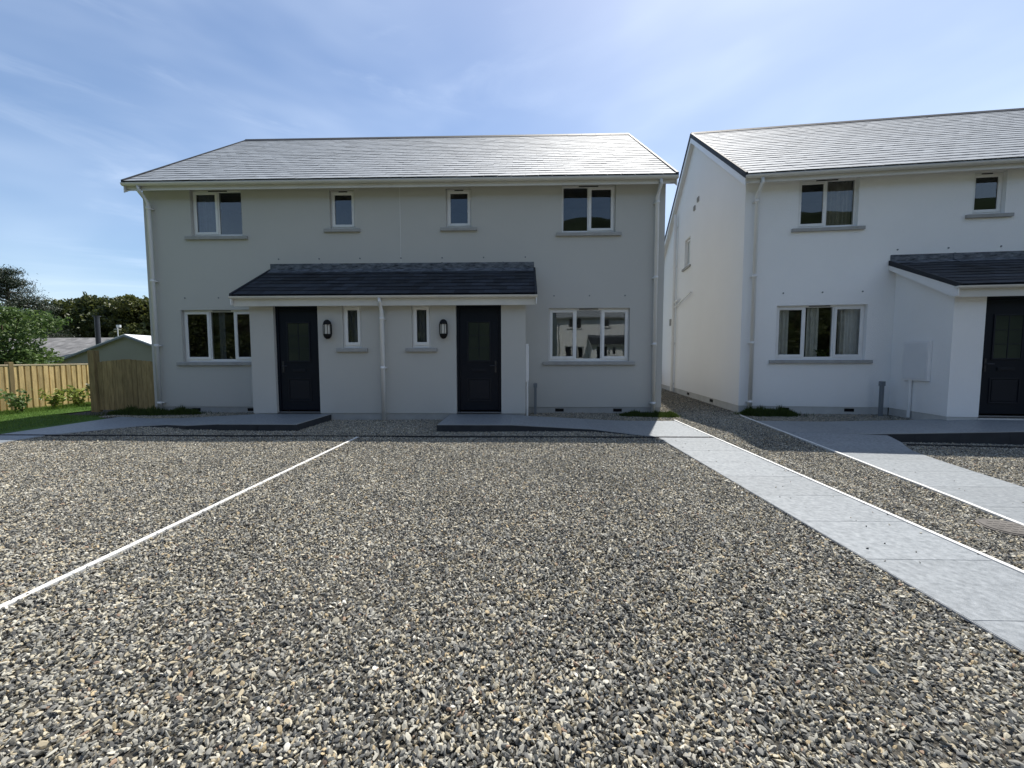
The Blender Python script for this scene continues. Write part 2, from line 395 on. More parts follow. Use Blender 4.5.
# inspection cover
cv = empty('drain_cover', (4.0, 3.34, -.118), R(-9)); tag(cv, 'brownish grey round inspection cover in the gravel between the two pale paths', 'drain cover')
m = MB(); m.tube([(0, 0, -.03), (0, 0, .020)], .185, 28); m.build('frame', 'cover', cv, bevel=.004)
m = MB(); m.tube([(0, 0, 0), (0, 0, .026)], .165, 28)
for i in range(5):
    for j in range(5):
        x, y = -.10+i*.05, -.10+j*.05
        if math.hypot(x, y) < .14: m.box(x-.016, x+.016, y-.006, y+.006, .026, .0285)
m.build('lid', 'cover', cv)
SLABS.append([(3.86, 3.2), (4.13, 3.2), (4.15, 3.48), (3.87, 3.5)])

# ------------------------------------------------------------------ houses
TAN = .724
EY, EZ = -.33, 5.26               # eave edge of the roof
RY, RZ = 3.9, EZ+(3.9-EY)*TAN     # ridge
DEP = 7.8
def slates(m, x0, x1, a, b, row=.215, wid=.30, th=.006, rnd=random.Random(3)):
    """a, b: (y, z) of the bottom and top edge"""
    t = Vector((0, b[0]-a[0], b[1]-a[1])); ln = t.length; t.normalize()
    nn = Vector((0, -t.z, t.y));
    if nn.z < 0: nn = -nn
    rows = math.ceil(ln/row); o = Vector((0, a[0], a[1]))
    for i in range(rows):
        s0 = i*row; s1 = min(ln, s0+row*1.25); x = x0-(wid/2 if i % 2 else 0)
        while x < x1-.005:
            xa, xb = max(x0, x)+.0015, min(x1, x+wid)-.0015; x += wid
            if xb-xa < .01: continue
            h0 = .016+rnd.uniform(-.0025, .003); h1 = .004; tw = rnd.uniform(-.0016, .0016); ds = rnd.uniform(-.004, .004)
            P = lambda xx, s, h: tuple(o+Vector((xx, 0, 0))+t*s+nn*h)
            top = [P(xa, s0+ds, h0+tw), P(xb, s0+ds, h0-tw), P(xb, s1, h1-tw), P(xa, s1, h1+tw)]
            bt = [P(xa, s0+ds, h0+tw-th), P(xb, s0+ds, h0-tw-th)]
            b0 = len(m.v); m.v += top+bt; m.f += [(b0, b0+1, b0+2, b0+3), (b0+4, b0+5, b0+1, b0)]
def window(parent, x0, x1, z0, z1, panes, P, rev=.085, curtains=(), sill=True, label=None, vent=True, room=True, small=False):
    """panes: list of (fraction, is_sash). P(a, d, z): a along wall, d depth into the wall"""
    def bx(m, a0, a1, d0, d1, c0, c1):
        p = [P(a, d, c) for a in (a0, a1) for d in (d0, d1) for c in (c0, c1)]
        b = len(m.v); m.v += p; m.f += [tuple(b+i for i in q) for q in ((0,1,3,2),(4,6,7,5),(0,4,5,1),(2,3,7,6),(0,2,6,4),(1,5,7,3))]
    f = MB(); fw = .042; fd0, fd1 = rev, rev+.065
    bx(f, x0, x0+fw, fd0, fd1, z0, z1); bx(f, x1-fw, x1, fd0, fd1, z0, z1)
    bx(f, x0+fw, x1-fw, fd0, fd1, z0, z0+fw+.02); bx(f, x0+fw, x1-fw, fd0, fd1, z1-fw, z1)
    W = x1-x0-2*fw; a = x0+fw; edges = []
    for i, (fr_, s) in enumerate(panes):
        b = a+W*fr_
        if i < len(panes)-1:
            bx(f, b-.018, b+.018, fd0, fd1, z0+fw+.02, z1-fw); edges.append((a+(.018 if i else 0), b-.018, s))
        else: edges.append((a+(.018 if i else 0), b, s))
        a = b
    o = f.build('window', 'pvc', parent, bevel=.004)
    if label: o['label'] = label
    c0, c1 = z0+fw+.02, z1-fw
    for (a, b, s) in edges:
        g = MB(); 
        if s:
            sm = MB(); sw = .045
            for q in ((a-.008, a+sw, c0-.008, c1+.008), (b-sw, b+.008, c0-.008, c1+.008), (a+sw, b-sw, c0-.008, c0+sw), (a+sw, b-sw, c1-sw, c1+.008)):
                bx(sm, q[0], q[1], fd0-.018, fd0-.002, q[2], q[3])
            # inner lip
            for q in ((a+sw, a+sw+.008, c0+sw, c1-sw), (b-sw-.008, b-sw, c0+sw, c1-sw), (a+sw+.008, b-sw-.008, c0+sw, c0+sw+.008), (a+sw+.008, b-sw-.008, c1-sw-.008, c1-sw)):
                bx(sm, q[0], q[1], fd0-.010, fd0-.002, q[2], q[3])
            sm.build('sash', 'pvc', o, bevel=.003)
            a, b, e0, e1 = a+sw, b-sw, c0+sw, c1-sw; d = fd0+.004
        else: e0, e1, d = c0, c1, fd0+.02
        g.quad(P(a, d, e0), P(b, d, e0), P(b, d, e1), P(a, d, e1)); g.build('pane', 'glass', o)
    if vent:
        v_ = MB(); cx = (x0+x1)/2 if not small else (x0+x1)/2; hw = .10 if small else .22
        bx(v_, cx-hw, cx+hw, fd0-.012, fd0-.001, z1-.026, z1-.008); v_.build('trickle_vent', 'vent_slot' , o)
    if sill:
        s_ = MB(); bx(s_, x0-.13, x1+.13, -.055, -.001, z0-.085, z0-.012); bx(s_, x0+.002, x1-.002, -.002, fd0+.0, z0-.085, z0-.006); s_.build('sill', 'sill', o, bevel=.006)
    if room:
        r = MB(); dd = 1.7; e = .25
        for q in (((x0-e, fd1+.02, z0-e), (x1+e, fd1+.02, z0-e), (x1+e, dd, z0-e), (x0-e, dd, z0-e)), ((x0-e, fd1+.02, z1+e-.2), (x1+e, fd1+.02, z1+e-.2), (x1+e, dd, z1+e-.2), (x0-e, dd, z1+e-.2)),
                  ((x0-e, dd, z0-e), (x1+e, dd, z0-e), (x1+e, dd, z1+e-.2), (x0-e, dd, z1+e-.2)), ((x0-e, fd1+.02, z0-e), (x0-e, dd, z0-e), (x0-e, dd, z1+e-.2), (x0-e, fd1+.02, z1+e-.2)),
                  ((x1+e, fd1+.02, z0-e), (x1+e, dd, z0-e), (x1+e, dd, z1+e-.2), (x1+e, fd1+.02, z1+e-.2))):
            r.quad(*[P(*k) for k in q])
        r.build('room', 'room', o)
    for (ca, cb, cm) in curtains:
        c_ = MB(); n_ = int((cb-ca)/.012)+2
        for i in range(n_):
            t0, t1 = ca+(cb-ca)*i/n_, ca+(cb-ca)*(i+1)/n_
            w0, w1 = [.03*math.sin(t*62+math.sin(t*17)*1.5)+.012*math.sin(t*151) for t in (t0, t1)]
            c_.quad(P(t0, fd1+.08+w0, z0-.1), P(t1, fd1+.08+w1, z0-.1), P(t1, fd1+.08+w1, z1-.02), P(t0, fd1+.08+w0, z1-.02))
        c_.build('curtain', cm, o)
    return o
def downpipe(parent, pts, brackets, label=None, name='downpipe'):
    m = MB(); m.tube(pts, .044, 14)
    x, y = pts[-1][0], pts[-1][1]
    for z in brackets:
        m.tube([(x, y, z-.03), (x, y, z+.03)], .050, 14); m.box(x-.062, x+.062, y+.03, y+.09, z-.012, z+.012)
    o = m.build(name, 'pvc', parent, smooth=False)
    for p in o.data.polygons: p.use_smooth = len(p.vertices) == 4
    return o
def make_house(name, label, loc, rz, wallm, plinthm, W, ps, pd, small, curt, side_win, plinth_h=.15):
    H = empty(name, loc, rz); tag(H, label, 'house')
    mir = lambda a, b: (W-b, W-a)
    lo = (.75, 2.61); up = (1.11, 2.32)
    ZT = 5.30
    front = lambda a, d, z: (a, d, z)
    pf = lambda a, d, z: (a, -pd+d, z)
    lowz, upz, smz, pwz = (1.22, 2.44), (4.14, 5.20), (4.28, 5.15), (1.515, 2.385)
    dr = (3.65, 4.58); pw = (5.10, 5.49)
    wins = [(lo, lowz, [(1/3, 1), (1/3, 0), (1/3, 1)], 'll'), (up, upz, [(.5, 1), (.5, 0)], 'ul'), (small, smz, [(1, 1)], 'us')]
    holes = []
    for (a, zz, p, k) in wins: holes += [(*a, *zz), (*mir(*a), *zz)]
    m = MB(); m.panel(0, W, plinth_h, ZT, holes, front, .12)
    # gables with optional window (left gable), back wall
    sh = [side_win] if side_win else []
    for xx, sgn, hl in ((0, 1, sh), (W, -1, [])):
        Pg = (lambda a, d, z, xx=xx, sgn=sgn: (xx+sgn*d, a, z))
        m.panel(.12, DEP, plinth_h, ZT, hl, Pg, .12)
        zr = lambda y: EZ+(y-EY)*TAN-.10
        poly = [(0, ZT), (0, zr(0)), (RY, zr(RY)), (2*RY, zr(0)), (2*RY, ZT)]
        m.prism(poly, 0, xx, xx+sgn*.12)
    m.panel(0, W, plinth_h, ZT, [], lambda a, d, z: (a, DEP-d, z), .12)
    m.build('wall', wallm, H)
    # porch walls
    mp = MB(); ph = [(*dr, -1, 2.40), (*mir(*dr), -1, 2.40), (*pw, *pwz), (*mir(*pw), *pwz)]
    mp.panel(ps, W-ps, plinth_h, 2.56, ph, pf, .14)
    for xx, sgn in ((ps, 1), (W-ps, -1)):
        mp.prism([(-pd+.14, plinth_h), (-pd+.14, 2.56), (0-.001, 2.56+(pd-.14)*.50), (-.001, plinth_h)], 0, xx, xx+sgn*.14)
    mp.build('porch_wall', wallm, H)
    # plinth, 12 mm behind the wall face
    m = MB(); e = .012
    m.box(e, ps, e, .12, -.1, plinth_h-.002); m.box(W-ps, W-e, e, .12, -.1, plinth_h-.002)
    m.box(e, .12, .121, DEP-e, -.1, plinth_h-.002); m.box(W-.12, W-e, .121, DEP-e, -.1, plinth_h-.002)
    segs = [(ps+e, dr[0]), (dr[1], W-dr[1]), (W-dr[0], W-ps-e)]
    for a, b in segs: m.box(a, b, -pd+e, -pd+.13, -.1, plinth_h-.002)
    m.box(ps+e, ps+.13, -pd+.131, -.002, -.1, plinth_h-.002); m.box(W-ps-.13, W-ps-e, -pd+.131, -.002, -.1, plinth_h-.002)
    m.build('plinth', plinthm, H)
    # roof
    m = MB(); ov = .12
    slates(m, -ov, W+ov, (EY, EZ), (RY, RZ)); slates(m, -ov, W+ov, (2*RY-EY, EZ), (RY, RZ))
    nz = .055
    m.prism([(EY+.01, EZ-.01), (RY, RZ-.012), (2*RY-EY-.01, EZ-.01), (2*RY-EY-.01, EZ-.05), (RY, RZ-.08), (EY+.01, EZ-.05)], 0, -ov+.003, W+ov-.003)
    rf = m.build('roof', 'slate', H)
    m = MB(); x = -ov-.01
    while x < W+ov:
        x2 = min(x+.45, W+ov+.01)
        m.prism([(RY-.13, RZ-.075), (RY-.12, RZ-.055), (RY-.02, RZ+.045), (RY+.02, RZ+.045), (RY+.12, RZ-.055), (RY+.13, RZ-.075)], 0, x+.002, x2-.002); x = x2
    m.build('ridge', 'ridge_tile', rf)
    for xx, s in ((-ov, -1), (W+ov, 1)):
        m = MB()
        m.prism([(EY-.02, EZ-.10), (EY-.02, EZ+.03), (RY, RZ+.036), (2*RY-EY+.02, EZ+.03), (2*RY-EY+.02, EZ-.10), (RY, RZ-.10)], 0, xx-s*.02, xx+s*.034)
        m.build('verge', 'ridge_tile', rf)
        m = MB(); a0, a1 = (xx, xx+s*.02)
        m.prism([(EY+.02, EZ-.24), (EY+.02, EZ-.09), (RY, RZ-.09), (2*RY-EY-.02, EZ-.09), (2*RY-EY-.02, EZ-.24), (RY, RZ-.26)], 0, a0, a1)
        m.build('barge_board', 'pvc', H)
        m = MB(); a0, a1 = (xx+.001, -.001) if s < 0 else (W+.001, xx-.001)
        m.prism([(EY+.06, EZ-.16), (EY+.06, EZ-.15), (RY, RZ-.17), (2*RY-EY-.06, EZ-.15), (2*RY-EY-.06, EZ-.16), (RY, RZ-.18)], 0, a0, a1)
        m.build('verge_soffit', 'pvc', H)
    # fascia, soffit, gutter
    m = MB(); m.box(-ov, W+ov, -.27, -.25, 5.08, 5.235); m.build('fascia', 'pvc_gutter', H, bevel=.003)
    m = MB(); m.box(-ov+.002, W+ov-.002, -.249, -.002, 5.215, 5.228); m.build('soffit', 'pvc_gutter', H)
    m = MB(); m.box(-ov, W+ov, DEP+.002, DEP+.27, 5.08, 5.228); m.build('rear_fascia', 'pvc', H)
    def gutter(x0, x1, y, z, r=.055):
        g = MB(); n_ = 9
        outer = [(y-r+r*math.cos(math.pi*(1+i/n_)), z+r*math.sin(math.pi*(1+i/n_))*1.05) for i in range(n_+1)]
        inner = [(y-r+(r-.006)*math.cos(math.pi*(1+i/n_)), z+(r-.006)*math.sin(math.pi*(1+i/n_))*1.05) for i in range(n_, -1, -1)]
        g.prism(outer+inner, 0, x0, x1)
        k = x0+.8
        while k < x1-.3:
            g.prism([(y-r+(r+.004)*math.cos(math.pi*(1+i/n_)), z+(r+.004)*math.sin(math.pi*(1+i/n_))*1.05) for i in range(n_+1)], 0, k, k+.035); k += 1.9
        for xx in (x0-.006, x1): g.prism(outer, 0, xx, xx+.006)
        return g.build('gutter', 'pvc_gutter', H)
    gutter(-ov-.02, W+ov+.02, -.272, 5.215)
    # downpipes
    for xx in (.21, W-.21):
        downpipe(H, [(xx, -.315, 5.16), (xx, -.315, 5.06), (xx, -.095, 4.86), (xx, -.095, .03)], (4.75, 3.1, 1.6, .25))
    # windows
    lab = {}
    for (a, zz, p, k) in wins:
        window(H, *a, *zz, p, front, curtains=curt.get(k, ()), small=(k == 'us'))
        window(H, *mir(*a), *zz, p[::-1], front, curtains=curt.get(k+'m', ()), small=(k == 'us'))
    for a in (pw, mir(*pw)): window(H, *a, *pwz, [(1, 1)], pf, rev=.05, vent=False, small=True, room=False, curtains=[(a[0]+.03, a[1]-.03, 'curtain_blue')])
    if side_win:
        a0, a1, z0, z1 = side_win
        window(H, a0, a1, z0, z1, [(1, 1)], lambda a, d, z: (d, a, z), small=True)
    # movement joint between the two homes
    m = MB(); m.box(W/2-.009, W/2+.009, -.006, .004, 3.50, 5.21); m.build('movement_joint', 'joint', H)
    # weep plugs over the openings
    def plugs(xs_, z, y=0):
        for x in xs_:
            m = MB(); m.tube([(x, y+.002, z), (x, y-.010, z)], .017, 10); m.build('weep_vent', 'utility_grey', H)
    for a in (lo, mir(*lo)): plugs([a[0]+.12, (a[0]+a[1])/2, a[1]-.12], 2.72)
    plugs([ps+.0+i*(W-2*ps)/6 for i in range(7)], 3.60)
    # air bricks
    for x in (1.0, 2.35, W-1.0, W-2.35):
        m = MB(); m.box(x-.10, x+.10, e-.006, e+.02, .045, .115)
        for i in range(6): m.box(x-.09+i*.033, x-.075+i*.033, e-.010, e-.0065, .055, .105)
        m.build('air_brick', 'black', H)
    # doors
    for side, (a, b) in enumerate((dr, mir(*dr))):
        m = MB(); y0 = -pd+.075; z0, z1 = .175, 2.40; fw = .058
        m.box(a, a+fw, y0, y0+.07, z0, z1); m.box(b-fw, b, y0, y0+.07, z0, z1); m.box(a+fw, b-fw, y0, y0+.07, z1-.06, z1)
        m.box(a+fw+.003, b-fw-.003, y0+.018, y0+.062, z0+.03, z1-.063)
        la, lb = a+fw, b-fw; cx = (la+lb)/2
        d = m.build('door', 'door_navy', H, bevel=.004)
        def frame(mm, x0, x1, c0, c1, t, yy, dep):
            mm.box(x0, x0+t, yy-dep, yy, c0, c1); mm.box(x1-t, x1, yy-dep, yy, c0, c1)
            mm.box(x0+t, x1-t, yy-dep, yy, c0, c0+t); mm.box(x0+t, x1-t, yy-dep, yy, c1-t, c1)
        yl = y0+.018
        m = MB(); frame(m, cx-.25, cx+.25, 1.22, 2.06, .03, yl-.001, .014); frame(m, cx-.25, cx+.25, .40, .88, .022, yl-.001, .010)
        m.box(cx-.205, cx+.205, yl-.008, yl-.001, .445, .835); m.build('moulding', 'door_trim', d, bevel=.005)
        gq = MB(); gq.box(cx-.218, cx+.218, yl-.005, yl-.0015, 1.252, 2.028); gq.build('glazing', 'door_glass', d)
        m = MB(); m.box(cx-.008, cx+.008, yl-.010, yl-.0055, 1.252, 2.028)
        for zz_ in (1.51, 1.77): m.box(cx-.218, cx+.218, yl-.0092, yl-.0055, zz_-.008, zz_+.008)
        m.build('glazing_bars', 'door_trim', d)
        m = MB(); m.box(cx-.14, cx+.14, yl-.014, yl-.001, 1.02, 1.075); m.box(cx-.12, cx+.12, yl-.018, yl-.0145, 1.032, 1.064); m.build('letter_plate', 'door_trim', d, bevel=.003)
        hx = la+.065 if side == 0 else lb-.065; s = 1 if side == 0 else -1
        m = MB(); m.box(hx-.018, hx+.018, yl-.012, yl-.001, 1.0, 1.24); m.tube([(hx, yl-.012, 1.14), (hx, yl-.05, 1.14), (hx+s*.11, yl-.055, 1.14)], .009, 8); m.tube([(hx, yl-.012, 1.04), (hx, yl-.02, 1.04)], .011, 10)
        m.build('handle', 'handle', d)
        m = MB(); m.box(a+.002, b-.002, y0-.03, y0+.07, .137, .172); m.build('threshold', 'alu', d, bevel=.003)
        m = MB(); m.box(a+.002, b-.002, -pd+.004, -pd+.14, -.05, .134); m.build('door_step', plinthm, H)
    # dark hall behind porch openings
    m = MB(); m.box(ps+.16, W-ps-.16, -pd+.42, -.03, .16, 2.5); m.build('room', 'room', H)
    # wall lamps
    for x in (4.82, W-4.82):
        z = 1.89; y = -pd; m = MB()
        m.prism([(x+.045*math.cos(t)*1.25, z+.18*math.sin(t)+0) for t in [2*math.pi*i/20 for i in range(20)]], 1, y-.018, y-.001)
        # top and bottom caps: half discs of an oval, domed outward
        for s in (1, -1):
            rings = []
            for j in range(5):
                ph_ = j/4*math.pi/2; rings.append((.085*math.cos(ph_), .105*math.sin(ph_)))
            b0 = len(m.v); n_ = 16
            for (rr, hh) in rings:
                for i in range(n_):
                    t = 2*math.pi*i/n_; m.v.append((x+rr*math.cos(t), y-.085+rr*.8*math.sin(t), z+s*(.095+hh)))
            for j in range(4):
                for i in range(n_): m.f.append((b0+j*n_+i, b0+j*n_+(i+1) % n_, b0+(j+1)*n_+(i+1) % n_, b0+(j+1)*n_+i))
            m.f.append(tuple(b0+i for i in range(n_)))
        for i in range(8):
            t = 2*math.pi*(i+.5)/8; px_, py_ = x+.082*math.cos(t), y-.085+.066*math.sin(t); m.tube([(px_, py_, z-.10), (px_, py_, z+.10)], .0055, 6)
        lm = m.build('wall_lamp', 'black', H)
        m = MB(); m.tube([(x, y-.085, z-.096), (x, y-.085, z+.096)], .056, 14); m.build('lamp_glass', 'lamp_glass', lm, smooth=False)
    # porch roof
    g0 = (-pd-.22, 2.575); g1 = (-.002, 3.34); m = MB(); ovp = .20 if pd < 1.2 else .13; x0, x1 = ps-ovp, W-ps+ovp
    slates(m, x0, x1, g0, g1, .2, .3)
    t_ = (g1[1]-g0[1])/(g1[0]-g0[0])
    m.prism([(g0[0]+.01, g0[1]-.008), (g1[0], g1[1]-.008), (g1[0], g1[1]-.06), (g0[0]+.01, g0[1]-.06)], 0, x0+.003, x1-.003)
    pr = m.build('porch_roof', 'slate_porch', H)
    m = MB(); m.prism([(-.004, 3.325), (-.16, 3.325-.16*t_+.022), (-.165, 3.325-.16*t_+.030), (-.012, 3.355), (-.012, 3.49), (-.004, 3.49)], 0, x0, x1)
    k = x0+1.2
    while k < x1-.2:
        m.prism([(-.0135, 3.355), (-.0135, 3.495), (-.020, 3.495), (-.020, 3.372), (-.166, 3.325-.16*t_+.034), (-.166, 3.325-.16*t_+.0305)], 0, k, k+.04); k += 1.4
    m.build('flashing', 'lead', pr)
    for xx, s in ((x0, -1), (x1, 1)):
        m = MB(); m.prism([(g0[0]-.02, g0[1]-.20), (g0[0]-.02, g0[1]-.012), (g1[0], g1[1]-.012), (g1[0], g1[1]-.17), (-pd-.12, g0[1]-.20)], 0, xx, xx+s*.02); m.build('barge_board', 'pvc', H)
        m = MB(); m.prism([(g0[0]-.03, g0[1]+.025), (g1[0], g1[1]+.03), (g1[0], g1[1]-.07), (g0[0]-.03, g0[1]-.055)], 0, xx-s*.015, xx+s*.03); m.build('verge', 'ridge_tile', pr)
    m = MB(); m.box(x0+.002, x1-.002, -pd-.17, -pd-.15, 2.355, 2.53); m.build('fascia', 'pvc_gutter', H, bevel=.003)
    m = MB(); m.box(x0+.002, x1-.002, -pd-.149, -pd-.002, 2.41, 2.422); m.build('soffit', 'pvc_gutter', H)
    gutter(x0-.03, x1+.03, -pd-.172, 2.545, .048)
    cxp = W/2-.06
    downpipe(H, [(cxp, -pd-.215, 2.50), (cxp, -pd-.215, 2.42), (cxp, -pd-.095, 2.26), (cxp, -pd-.095, .03)], (2.1, 1.1))
    # meter boxes on the porch sides
    for xx, s in ((ps, -1), (W-ps, 1)):
        my = -.70 if pd > 1.2 else -.66; m = MB(); a0, a1 = sorted((xx+s*.001, xx+s*.06)); m.box(a0, a1, my-.31, my+.31, .79, 1.59); mb_ = m.build('meter_box', 'meter_box', H, bevel=.008)
        m = MB(); a0, a1 = sorted((xx+s*.061, xx+s*.070)); m.box(a0, a1, my-.27, my+.27, .83, 1.55); m.build('box_door', 'meter_door', mb_, bevel=.003)
        m = MB(); m.tube([(xx+s*.035, my+.11, .02), (xx+s*.035, my+.11, .79)], .030, 10); m.build('conduit', 'pvc', mb_)
    return H

L_X0 = -8.82
W = 12.03
make_house('grey_house', 'pale grey rendered semi-detached pair with a long slate lean-to porch over two navy doors', (L_X0, D, 0), 0, 'grey_render', 'plinth_grey', W, 3.15, 1.10, (4.38, 4.96),
           {'ul': [(1.16, 1.55, 'curtain_blue')], 'll': [(1.50, 1.62, 'curtain_blue')]}, None)
HW = make_house('white_house', 'white roughcast semi-detached pair angled beside the grey one, gable end showing', (RX0, RY0, RZ0), -TH, 'white_render', 'plinth_white', 12.1, 3.13, 1.40, (4.50, 5.10),
           {'ul': [(1.80, 2.3, 'curtain_beige')], 'll': [(.78, 1.12, 'curtain_white'), (1.5, 1.75, 'curtain_white'), (2.18, 2.6, 'curtain_white')]}, (4.15, 4.77, 4.32, 5.25))
make_house('white_house', 'white rendered pair across the road, seen only mirrored in window panes', (15.5, -21, 0), math.pi, 'white_render', 'plinth_white', 12.1, 3.13, 1.40, (4.50, 5.10), {}, None)
# services on the white gable (x local < 0 is outside)
m = MB(); m.tube([(-.09, 5.72, .02), (-.09, 5.72, 6.45)], .055, 12)
for z in (.3, 1.8, 3.15, 4.6, 6.0): m.tube([(-.09, 5.72, z-.05), (-.09, 5.72, z+.05)], .066, 12); m.box(-.09, -.001, 5.69, 5.75, z-.015, z+.015)
sp = m.build('soil_pipe', 'pvc', HW)
m = MB(); m.tube([(-.03, 3.75, 3.36), (-.07, 3.75, 3.36), (-.07, 5.66, 3.10)], .024, 10); m.tube([(-.001, 5.2, 3.33), (-.07, 5.2, 3.33), (-.07, 5.66, 3.28)], .035, 10)
m.build('waste_pipe', 'pvc', HW)
for (y, z) in ((3.40, 6.12), (3.75, 5.98)):
    m = MB(); m.box(-.03, -.001, y-.07, y+.07, z-.07, z+.07)
    for i in range(4): m.box(-.04, -.031, y-.06, y+.06, z-.055+i*.03, z-.045+i*.03)
    m.build('extractor_vent', 'sill', HW)
m = MB(); m.box(-.05, -.001, 6.35, 6.5, 2.5, 2.75); m.build('outlet_box', 'sill', HW, bevel=.005)
for y in (1.8, 3.97):
    m = MB(); m.box(-.002, .02, y-.11, y+.11, .04, .115); m.build('air_brick', 'black', HW)

# potted plant standing inside the white house's front window
p_ = RW(1.89, -.21); o = empty('houseplant', (p_[0], p_[1], RZ0+1.16)); tag(o, 'small leafy houseplant in a white pot inside the white house lower window', 'houseplant')
m = MB(); m.tube([(0, 0, 0), (0, 0, .12)], [.05, .065], 14); m.build('pot', 'pot', o)
rq = np.random.default_rng(4); PLANT = (o, np.stack([rq.normal(0, .10, 90), rq.normal(0, .03, 90), rq.uniform(.10, .28, 90)], 1), rq)
# utility risers
def riser(label, x, y, h):
    o = empty('utility_riser', (x, y, 0)); tag(o, label, 'utility duct', 'grey utility ducts by the house walls')
    m = MB(); m.box(-.030, .030, -.03, .03, -.02, h); m.build('duct', 'utility_grey', o, bevel=.004)
    m = MB(); m.box(-.042, .042, -.042, .042, h, h+.10); m.build('cap', 'utility_grey', o, bevel=.006)
riser('short grey cable duct rising from the gravel against the grey house', .29, 9.22, .62)
p_ = RW(2.80, .26); riser('grey cable duct standing by the white house wall left of its meter box', p_[0], p_[1], .68)

# ------------------------------------------------------------------ fences
def pt(a, b, t): return (a[0]+(b[0]-a[0])*t, a[1]+(b[1]-a[1])*t)
def board_fence(name, label, a, b, h, posts, materials, bw=.135, cat='fence', cap=True):
    ln = math.dist(a, b); ang = math.atan2(b[1]-a[1], b[0]-a[0]); o = empty(name, (a[0], a[1], 0), ang); tag(o, label, cat)
    m = MB(); n_ = int(ln/bw)
    rnd = random.Random(11)
    for i in range(n_):
        x = i*bw; j = rnd.uniform(-.006, .006)
        t_ = h-.03+rnd.uniform(-.006, .006); m.box(x+.004, x+bw*.74, -.040+j, -.020+j, .04, t_); m.box(x+bw*.66, x+bw*1.12, -.018+j, .0-.001, .04, t_)
    m.build('boards', materials[0], o)
    m = MB()
    for z in (.3, h-.25): m.box(0, ln, .0, .05, z, z+.07)
    m.build('rails', materials[0], o)
    if cap: m = MB(); m.box(-.02, ln+.02, -.045, .045, h-.025, h+.01); m.build('cap_rail', 'fence_cap', o, bevel=.004)
    for s in posts: m = MB(); m.box(s-.05, s+.05, -.05, .06, -.02, h+.07); m.build('post', materials[1], o, bevel=.006)
    return o
board_fence('timber_fence', 'golden timber board fence behind the lawn with a pale cap rail', (-12.35, 0.4), (-12.72, 14.5), 1.15, [1.5, 4.0, 6.6, 9.17, 13.4], ('fence', 'fence_post'))
def gate():
    o = empty('timber_gate', (-10.34, 9.55, 0)); tag(o, 'brown timber boarded side gate with a slightly arched top beside the grey house', 'gate')
    m = MB(); ln = 1.47; n_ = 12; bw = ln/n_; rnd = random.Random(5)
    for i in range(n_):
        x = i*bw; t = (i+.5)/n_; h = 1.22+.07*(1-abs(2*t-1))
        j = rnd.uniform(-.004, .004); m.box(x+.003, x+bw-.003, -.02+j, .0+j, .05, h)
    m.build('boards', 'gate', o, bevel=.003)
    m = MB()
    for z in (.25, 1.0): m.box(.01, ln-.01, .002, .05, z, z+.08)
    m.build('rails', 'gate', o)
    m = MB(); m.box(.02, .10, .05, .052+.02, .6, .63); m.build('latch', 'black', o)
    p = empty('gate_post', (-10.56, 9.55, 0)); m = MB(); m.box(-.075, .075, -.07, .07, -.03, 1.50); 
    q = m.build('gate_post', 'gate', None, bevel=.008); q.location = (-10.43, 9.55, 0); tag(q, 'thick square timber post at the left edge of the side gate', 'gate post')
    bpy.data.objects.remove(p)
gate()
board_fence('rear_fence', 'small dark brown timber fence at the far end of the gap between the houses', (3.5, 17.9), (6.2, 17.5), .9, [0, 2.1], ('gate', 'gate'), cap=False)

# ------------------------------------------------------------------ neighbours on the left
def shed():
    o = empty('shed', (-18.55, 18.5, 0), R(4)); tag(o, 'sage green gabled outbuilding with a pale roof behind the gate', 'outbuilding')
    # gable faces the camera; half width 4.2
    ap, ev, hw, dp = 2.36, 1.05, 3.4, 7
    m = MB(); m.prism([(-hw, -.2), (hw, -.2), (hw, ev), (0, ap), (-hw, ev)], 1, 0, dp); m.build('wall', 'shed', o)
    sl = (ap-ev)/hw
    for s in (-1, 1):
        m = MB(); m.prism([(0, ap+.01), (s*(hw+.25), ev-.25*sl+.01), (s*(hw+.25), ev-.25*sl+.07), (0, ap+.08)], 1, -.12, dp+.12); m.build('roof', 'shed_roof', o)
        m = MB(); m.prism([(0, ap-.05), (s*(hw+.27), ev-.25*sl-.05), (s*(hw+.27), ev-.25*sl+.03), (0, ap+.03)], 1, -.145, -.122); m.build('barge_board', 'utility_grey', o)
shed()
